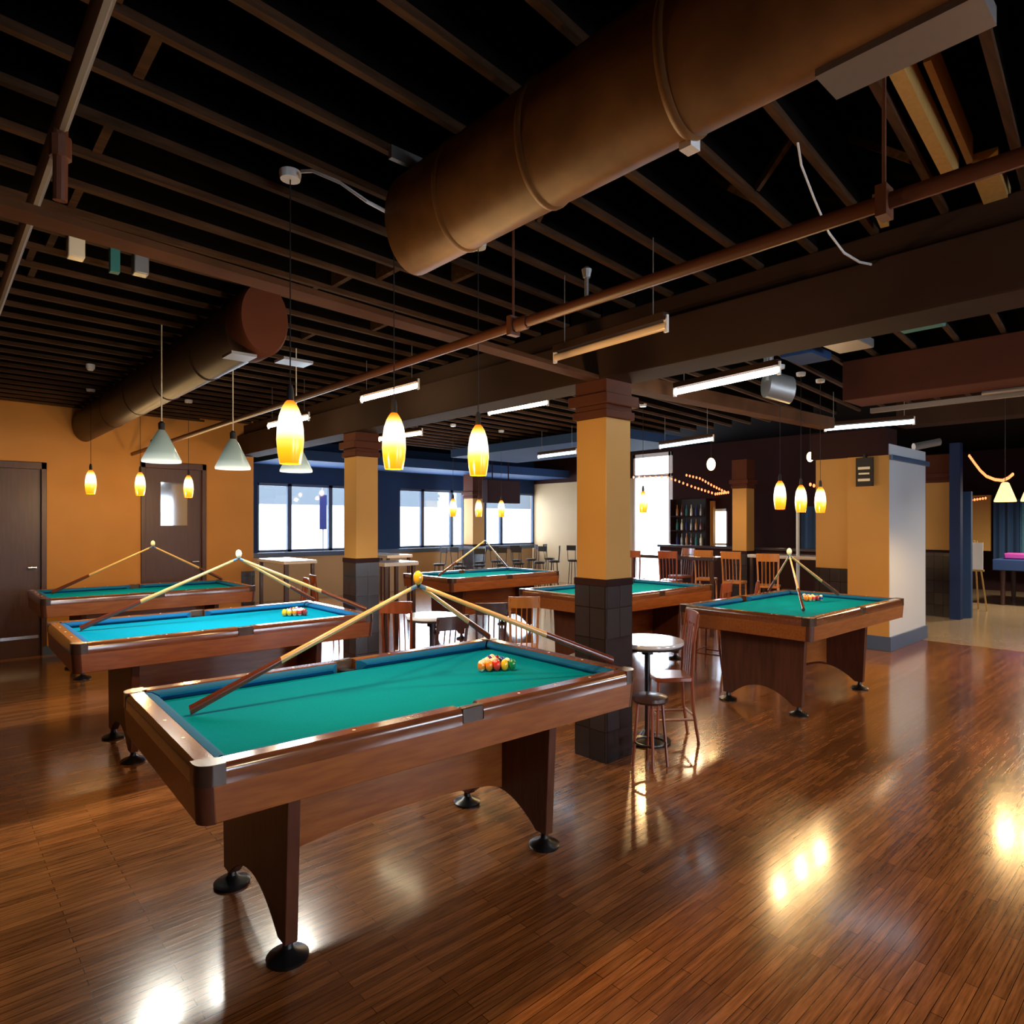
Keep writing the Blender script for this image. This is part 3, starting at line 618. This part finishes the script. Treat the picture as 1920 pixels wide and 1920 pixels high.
fluor((5.85,9.9,2.47),(5.95,8.75,2.47),'tube_warm','lit tube lamp seen behind the middle amber pendant')
fluor((10.0,10.2,2.47),(9.9,9.0,2.47),'tube_blue','bluish tube lamp left of the near column, far back')
fluor((10.4,7.3,2.47),(10.1,6.0,2.47),'tube_blue','bluish tube lamp just right of the near column, far back')
fluor((10.3,4.2,2.47),(10.5,3.05,2.47),'tube_blue','bluish white tube lamp in front of the pier cap')

# string lights
def swag(pts,n,label):
    root=empty('string_lights',pts[0],label,'string lights','orange string lights'); P=[Vector(p)-Vector(pts[0]) for p in pts]
    def at(t):
        t*=len(P)-1; k=min(int(t),len(P)-2); return P[k].lerp(P[k+1],t-k)
    MB().tube([at(k/24) for k in range(25)],.008,5).build('wire','maroon',root)
    b=MB()
    for k in range(n): b.sphere(tuple(at((k+.5)/n)-Vector((0,0,.03))),.028,8,6)
    tag(b.build('string_bulbs','string',root),kind='stuff')
swag([(17.7,13.6,2.56),(17.5,12.0,2.50),(17.4,11.0,2.26),(17.3,10.2,2.10),(17.2,9.7,2.12)],26,'orange string of lights sagging from the glazed entrance to the bar')
swag([(17.4,11.3,2.52),(17.3,10.7,2.42),(17.2,10.2,2.25),(17.1,9.75,2.12)],14,'second orange string of lights above the bar')
swag([(20,4.55,2.70),(20,4.42,2.55),(20,4.3,2.42),(20,4.17,2.32),(20,4.0,2.26),(20,3.84,2.24),(20,3.72,2.28),(20,3.63,2.34)],34,'orange rope light curving down in the room at right')
swag([(24.5,6.2,2.05),(24.5,5.6,2.0),(24.5,5.1,2.05)],14,'orange string of lights along the far wall at right')
swag([(14.8,6.4,2.12),(14.8,6.0,2.02),(14.8,5.6,2.10)],10,'orange string of lights behind the amber pendants near the pier')

# ------------------------------------------------------------------ seating
def chair(wood,seat_z,back_z,seatm=None):
    root=empty('wooden_chair',(0,0,0),'','chair')     # faces +x
    h=.2; s=seatm or wood
    MB().poly([(.2,-.17),(.21,0),(.2,.17),(.15,.2),(-.17,.18),(-.2,.15),(-.2,-.15),(-.17,-.18),(.15,-.2)],'z',seat_z-.03,seat_z).build('seat',s,root,bevel=.008)
    for sy in (-1,1):
        MB().tube([(.17,sy*.165,seat_z-.02),(.18,sy*.175,seat_z*.5),(.19,sy*.18,0)],.017,8,.014).build('leg',wood,root)
        MB().tube([(-.24,sy*.185,0),(-.19,sy*.172,seat_z*.5),(-.175,sy*.165,seat_z-.02)],.015,8,.018).build('leg',wood,root)
        MB().tube([(-.175,sy*.165,seat_z-.02),(-.19,sy*.175,(seat_z+back_z)/2),(-.235,sy*.185,back_z)],.016,8).build('back_post',wood,root)
    b=MB(); n=6
    ring=[]
    for k in range(n+1):
        y=-.195+.39*k/n; x=-.225-.03*math.cos(PI*(k/n-.5)); ring.append((x,y))
    zb=back_z-.085
    b.rings([[(x-.010,y,zb),(x+.010,y,zb),(x+.004,y,back_z+.01),(x-.014,y,back_z+.01)] for x,y in ring]); b.build('top_rail',wood,root,smooth=50)
    for k in range(4):
        y=-.10+.2*k/3; MB().tube([(-.18,y,seat_z-.01),(-.205,y,(seat_z+back_z)/2),(-.235,y,zb+.01)],.008,6).build('back_slat',wood,root)
    MB().tube([(.18,-.175,seat_z*.42),(.18,.175,seat_z*.42)],.009,6).tube([(-.205,-.175,seat_z*.40),(-.205,.175,seat_z*.40)],.009,6).tube([(.18,.175,seat_z*.36),(-.205,.175,seat_z*.36)],.009,6).tube([(.18,-.175,seat_z*.36),(-.205,-.175,seat_z*.36)],.009,6).build('stretcher',wood,root)
    return root
kinds={'red':chair('chair_red',.45,.88),'orange':chair('chair_orange',.45,.88),'bar':chair('chair_orange',.74,1.12),'redbar':chair('chair_red',.74,1.12),'dark':chair('chair_dark',.45,.85)}
used=set()
def put_chair(k,x,y,rz,label,group):
    o=kinds[k] if k not in used else copy_tree(kinds[k]); used.add(k); place(o,(x,y,0),label,group,rz)
g='wooden cafe chairs'
put_chair('red',5.81,3.95,2.45,'red brown wooden chair pulled up to the round table by the near column',g)
put_chair('red',4.30,6.75,.7,'red brown wooden chair between the second table and the pale cafe table',g)
put_chair('orange',5.72,6.12,.9,'orange brown slat back chair left of the near column',g)
put_chair('dark',4.10,5.66,1.5,'black chair close behind the nearest table, under its cue tent',g)
put_chair('dark',5.22,6.20,1.0,'dark wooden chair next to the orange brown chair',g)
put_chair('red',9.7,5.25,2.0,'red brown chair at the right end of the half hidden table',g)
put_chair('red',9.1,5.42,1.7,'red brown chair left of its twin at the half hidden table',g)
put_chair('red',4.5,10.4,2.9,'red brown chair beyond the second table on the left',g)
put_chair('red',5.35,10.9,-.2,'red brown chair in front of the tan wall near the column',g)
g='bar chairs'
for i,(k,x,y,rz,l) in enumerate((('redbar',10.9,8.3,.4,'leftmost bar chair at the long high table'),('redbar',11.2,7.6,.3,'second bar chair from the left at the long high table'),('bar',12.1,7.35,.3,'third bar chair from the left, in the middle of the high table'),
    ('bar',11.9,6.6,.2,'bar chair with a broad orange back left of the cue tent by the pier'),('bar',11.6,5.75,.4,'rightmost bar chair, behind the amber pendants by the pier'),('redbar',12.3,8.1,2.9,'bar chair on the far side of the high table'))): put_chair(k,x,y,rz,l,g)

def round_table(x,y,h,r,label,base=True,top='stone_top'):
    root=empty('cafe_table',(x,y,0),label,'table'); 
    MB().lathe([(r-.012,h-.03),(r,h-.022),(r,h-.008),(r-.006,h)],40).build('table_top',top,root)
    MB().lathe([(r-.02,h-.045),(r-.015,h-.03)],40).build('top_edge','black_matte',root)
    MB().tube([(0,0,.03),(0,0,h-.04)],.03,14).tube([(0,0,h-.1),(0,0,h-.04)],.06,14).build('pedestal','black',root)
    MB().lathe([(.235,0),(.24,.012),(.20,.026),(.08,.045),(.04,.08)],32).build('table_base','black',root)
round_table(5.56,4.06,.70,.37,'round white topped cafe table beside the near column')
round_table(4.95,7.05,.70,.34,'round pale cafe table behind the nearest cue tent')
def stool():
    root=empty('round_stool',(5.0,3.62,0),'low dark round stool at the foot of the near column','stool')
    MB().lathe([(.15,.40),(.165,.415),(.16,.435),(.10,.445)],24).build('seat','chair_dark',root)
    for k in range(4):
        a=PI/4+k*PI/2; MB().tube([(.11*math.cos(a),.11*math.sin(a),.405),(.16*math.cos(a),.16*math.sin(a),0)],.014,8).build('leg','chair_red',root)
    MB().tube([(.14*math.cos(2*PI*k/20),.14*math.sin(2*PI*k/20),.15) for k in range(21)],.008,6).build('foot_ring','black',root)
stool()
def high_table(x,y,lx,ly,label,top,h=1.05,rz=0):
    root=empty('high_table',(x,y,0),label,'table',None,rz)
    MB().box(-lx/2,lx/2,-ly/2,ly/2,h-.045,h).build('table_top',top,root,bevel=.01)
    for sx in (-1,1):
        for sy in (-1,1): MB().box(sx*(lx/2-.07)-.03,sx*(lx/2-.07)+.03,sy*(ly/2-.07)-.03,sy*(ly/2-.07)+.03,0,h-.045).build('leg','chair_dark',root)
high_table(11.75,8.0,.6,2.4,'long dark high table with bar chairs in front of the bar','bar_top')
high_table(13.6,6.1,.7,1.9,'high table with a pale shining top behind the cue tent by the pier','stone_top')
high_table(6.15,10.0,.7,.7,'square pale high table right of the tile base of the far left column','stone_top')
high_table(5.6,13.2,.7,1.4,'pale high table under the left street window','stone_top',1.0)
high_table(8.3,13.8,.7,1.4,'pale high table beyond the farthest middle table','stone_top',1.0)

def bar_stool(root=None):
    root=empty('metal_bar_stool',(0,0,0),'','stool')
    MB().lathe([(.15,.72),(.165,.735),(.16,.755),(.1,.76)],16).build('seat','black_matte',root)
    for k in range(4):
        a=PI/4+k*PI/2; MB().tube([(.11*math.cos(a),.11*math.sin(a),.73),(.19*math.cos(a),.19*math.sin(a),0)],.012,6).build('leg','black_matte',root)
    b=MB(); b.box(-.17,-.145,-.15,.15,.95,1.05); 
    for sy in (-1,1): b.tube([(-.13,sy*.12,.74),(-.16,sy*.13,1.0)],.01,6)
    b.build('backrest','black_matte',root); return root
st=bar_stool(); n=0
for row in range(2):
    for k in range(7):
        o=st if n==0 else copy_tree(st); n+=1
        place(o,(10.3+k*.72+.2*row,13.4+row*1.2+.1*(k%2),0),'black bar stool in the crowd of stools before the middle street window','black stools before the middle street window',random.uniform(0,6.2))

# bar with bottles and shelf
bar=empty('bar_counter',(16.8,9.2,0),'long dark bar counter at the far end','bar counter')
MB().box(-.3,.3,-2.4,2.4,0,1.02).build('counter_front','maroon',bar,bevel=.01); MB().box(-.36,.36,-2.45,2.45,1.02,1.07).build('counter_top','bar_top',bar,bevel=.01)
sh=empty('bottle_shelf',(17.8,11.36,0),'dark shelf unit with bottles between the entrance and the bar window','shelf')
for z in (1.05,1.35,1.65): MB().box(-.16,.18,-.62,.62,z-.025,z).build('shelf_board','maroon',sh)
MB().box(.14,.19,-.64,.64,0,2.0).build('back_panel','black_matte',sh); MB().box(-.16,.19,-.64,-.62,0,2.0).box(-.16,.19,.62,.64,0,2.0).build('side_panel','maroon',sh)
bc=['ball_cream','teal_panel','cue_butt','chair_orange','grey_metal','sign_blue']; bn=['cream','teal','dark red','amber','grey','blue']
PB={}
for zi,z in enumerate((1.05,1.35,1.65)):
    for k in range(6):
        c=(k+zi*2)%6
        if c not in PB:
            o=MB().lathe([(.035,0),(.037,.01),(.037,.13),(.014,.17),(.012,.23)],12).build('bottle',bc[c]); PB[c]=o
        else: o=PB[c].copy(); COL.objects.link(o)
        o.location=(17.72,10.94+k*.17,z*TALL); tag(o,bn[c]+' bottle on the '+['lowest','middle','top'][zi]+' board of the bottle shelf','bottle','bottles on the bar shelf')
tag(MB().box(17.85,17.98,10.6,10.71,.9,1.95).build('orange_post','orange_wall'),'orange painted post left of the bar window','post',kind='structure')

# room at right
tag(MB().box(17.82,18.04,4.22,4.44,0,2.75).build('blue_post','navy',bevel=.01),'tall dark blue post at the entrance of the right room','post',kind='structure')
tag(MB().box(18.3,18.45,4.12,4.30,0,2.0).build('blue_post','steel_blue',bevel=.01),'blue draped post behind the dark blue post','post',kind='structure')
e=empty('easel',(19.95,4.42,0),'wooden easel with a white board by the blue post','easel')
MB().bar((-.1,.22,0),(0,.05,1.2),.03,.03).build('leg','easel',e); MB().bar((.1,-.25,0),(0,-.05,1.2),.03,.03).build('leg','easel',e); MB().bar((.4,0,0),(0,0,1.2),.03,.03).build('leg','easel',e); MB().bar((-.16,.24,.70),(-.16,-.24,.70),.08,.03).build('ledge','easel',e)
tag(MB().box(19.78,19.80,4.20,4.64,.715,1.17).build('white_board','paper'),'white board standing on the easel','board')
pt2=empty('banquet_table',(22.6,3.2,0),'long table under a dark blue cloth in the room at right','table')
MB().box(-.9,.9,-1.9,1.2,.64,.84).build('table_cloth','blue_cloth',pt2,bevel=.02)
for x,y in ((-.7,1.0),(-.7,.3),(.6,1.0),(-.7,-1.6),(.6,-1.6)): MB().tube([(x,y,.66),(x,y,0)],.07,10,.05).build('leg','chair_dark',pt2)
tag(MB().box(22.0,22.5,3.4,4.2,.845,.95).build('pink_box','pink',bevel=.03),'pink bundle lying on the blue clothed table','bundle')
pk=empty('pink_decoration',(19.5,4.95,0),'pink round decoration on a thin stand beside the easel','decoration')
MB().lathe([(.02,.95),(.12,.97),(.16,1.03),(.10,1.18),(.02,1.23)],14).build('round_head','pink',pk); MB().tube([(0,0,.0),(0,0,.97)],.012).lathe([(.12,0),(.12,.02)],14).build('stand','black_matte',pk)
def panel(y0,y1,m,label,name,x=26.3,z0=.0,z1=2.1,cat='wall panel',kind='structure'):
    tag(MB().box(x-.05,x+.1,y0,y1,z0,z1).build(name,m,smooth=0),label,cat,kind=kind)
panel(5.2,6.3,'cream','cream wall panel right of the blue post at the far wall','cream_panel',25.5,.9)
panel(3.2,4.0,'cream','cream wall panel at the right edge of the far wall','cream_panel',25.5,.9)
def drape(x,y0,y1,m,label,z0=.7,z1=2.0):
    n=24; r=[]
    for k in range(n+1):
        t=k/n; y=y0+(y1-y0)*t; r.append((x+.05*math.sin(t*PI*9),y))
    pts=r+[(a+.03,b) for a,b in r[::-1]]
    tag(MB().poly(pts,'z',z0,z1).build('drape',m,smooth=60),label,'drape')
drape(25.3,6.4,7.6,'steel_blue','dark blue drape behind the easel on the far wall'); drape(25.3,4.1,5.1,'steel_blue','dark blue drape behind the amber cone lamps'); drape(25.25,4.1,4.4,'light_drape','pale blue drape edge beside the dark blue drape')
drape(17.8,6.7,7.9,'steel_blue','dark blue drape on the bar wall left of the pier',.9,1.8); drape(17.75,6.3,6.6,'light_drape','pale blue drape on the bar wall next to the pier',1.1,1.9)
tag(MB().tube([(15.6,7.0,.0),(15.6,7.0,1.75)],.04,10).build('pale_post','pale'),'thin pale post under the left amber pendant by the pier','post',kind='structure')

# ------------------------------------------------------------------ light
def area(loc,rot,sx,sy,e,col,name):
    l=bpy.data.lights.new(name,'AREA'); l.shape='RECTANGLE'; l.size=sx; l.size_y=sy; l.energy=e; l.color=col
    o=bpy.data.objects.new(name,l); COL.objects.link(o); o.location=(loc[0],loc[1],loc[2]*TALL); o.rotation_euler=rot; return o
DAY=(.70,.84,1)
area((8.45,18.55,1.6),(-PI/2,0,0),2.7,1.9,230,DAY,'window_daylight')
area((13.1,18.55,1.6),(-PI/2,0,0),2.7,1.9,230,DAY,'window_daylight')
area((16.7,18.55,1.6),(-PI/2,0,0),2.3,1.9,80,DAY,'window_daylight')
area((17.95,12.95,1.55),(0,PI/2,0),4.2,1.5,180,DAY,'entrance_daylight')
for x in (2.2,7.4,12.6): area((x,Y0+.05,1.6),(PI/2,0,0),2.3,2.0,110,DAY,'near_window_daylight')  # fill daylight added at the unseen near windows
# pendants of the rows behind the photographer
for x,y,e in ((2.6,-2.2,170),(8.5,-1.4,170)): spot((x,y,2.3),e,(1,.68,.36),.15)
spot((15.5,1.0,2.4),220,(1,.82,.6),.2); spot((21,3,2.5),700,(1,.85,.65),.3); spot((13.5,8.5,2.4),160,(1,.72,.42),.2); spot((9,13.5,2.4),120,(1,.85,.7),.2)  # added fill spots without a lamp: right room, bar and far hall
wd=bpy.data.worlds.new('world'); S.world=wd; wd.use_nodes=True
bg=wd.node_tree.nodes['Background']; bg.inputs[0].default_value=(.82,.91,1,1); bg.inputs[1].default_value=9
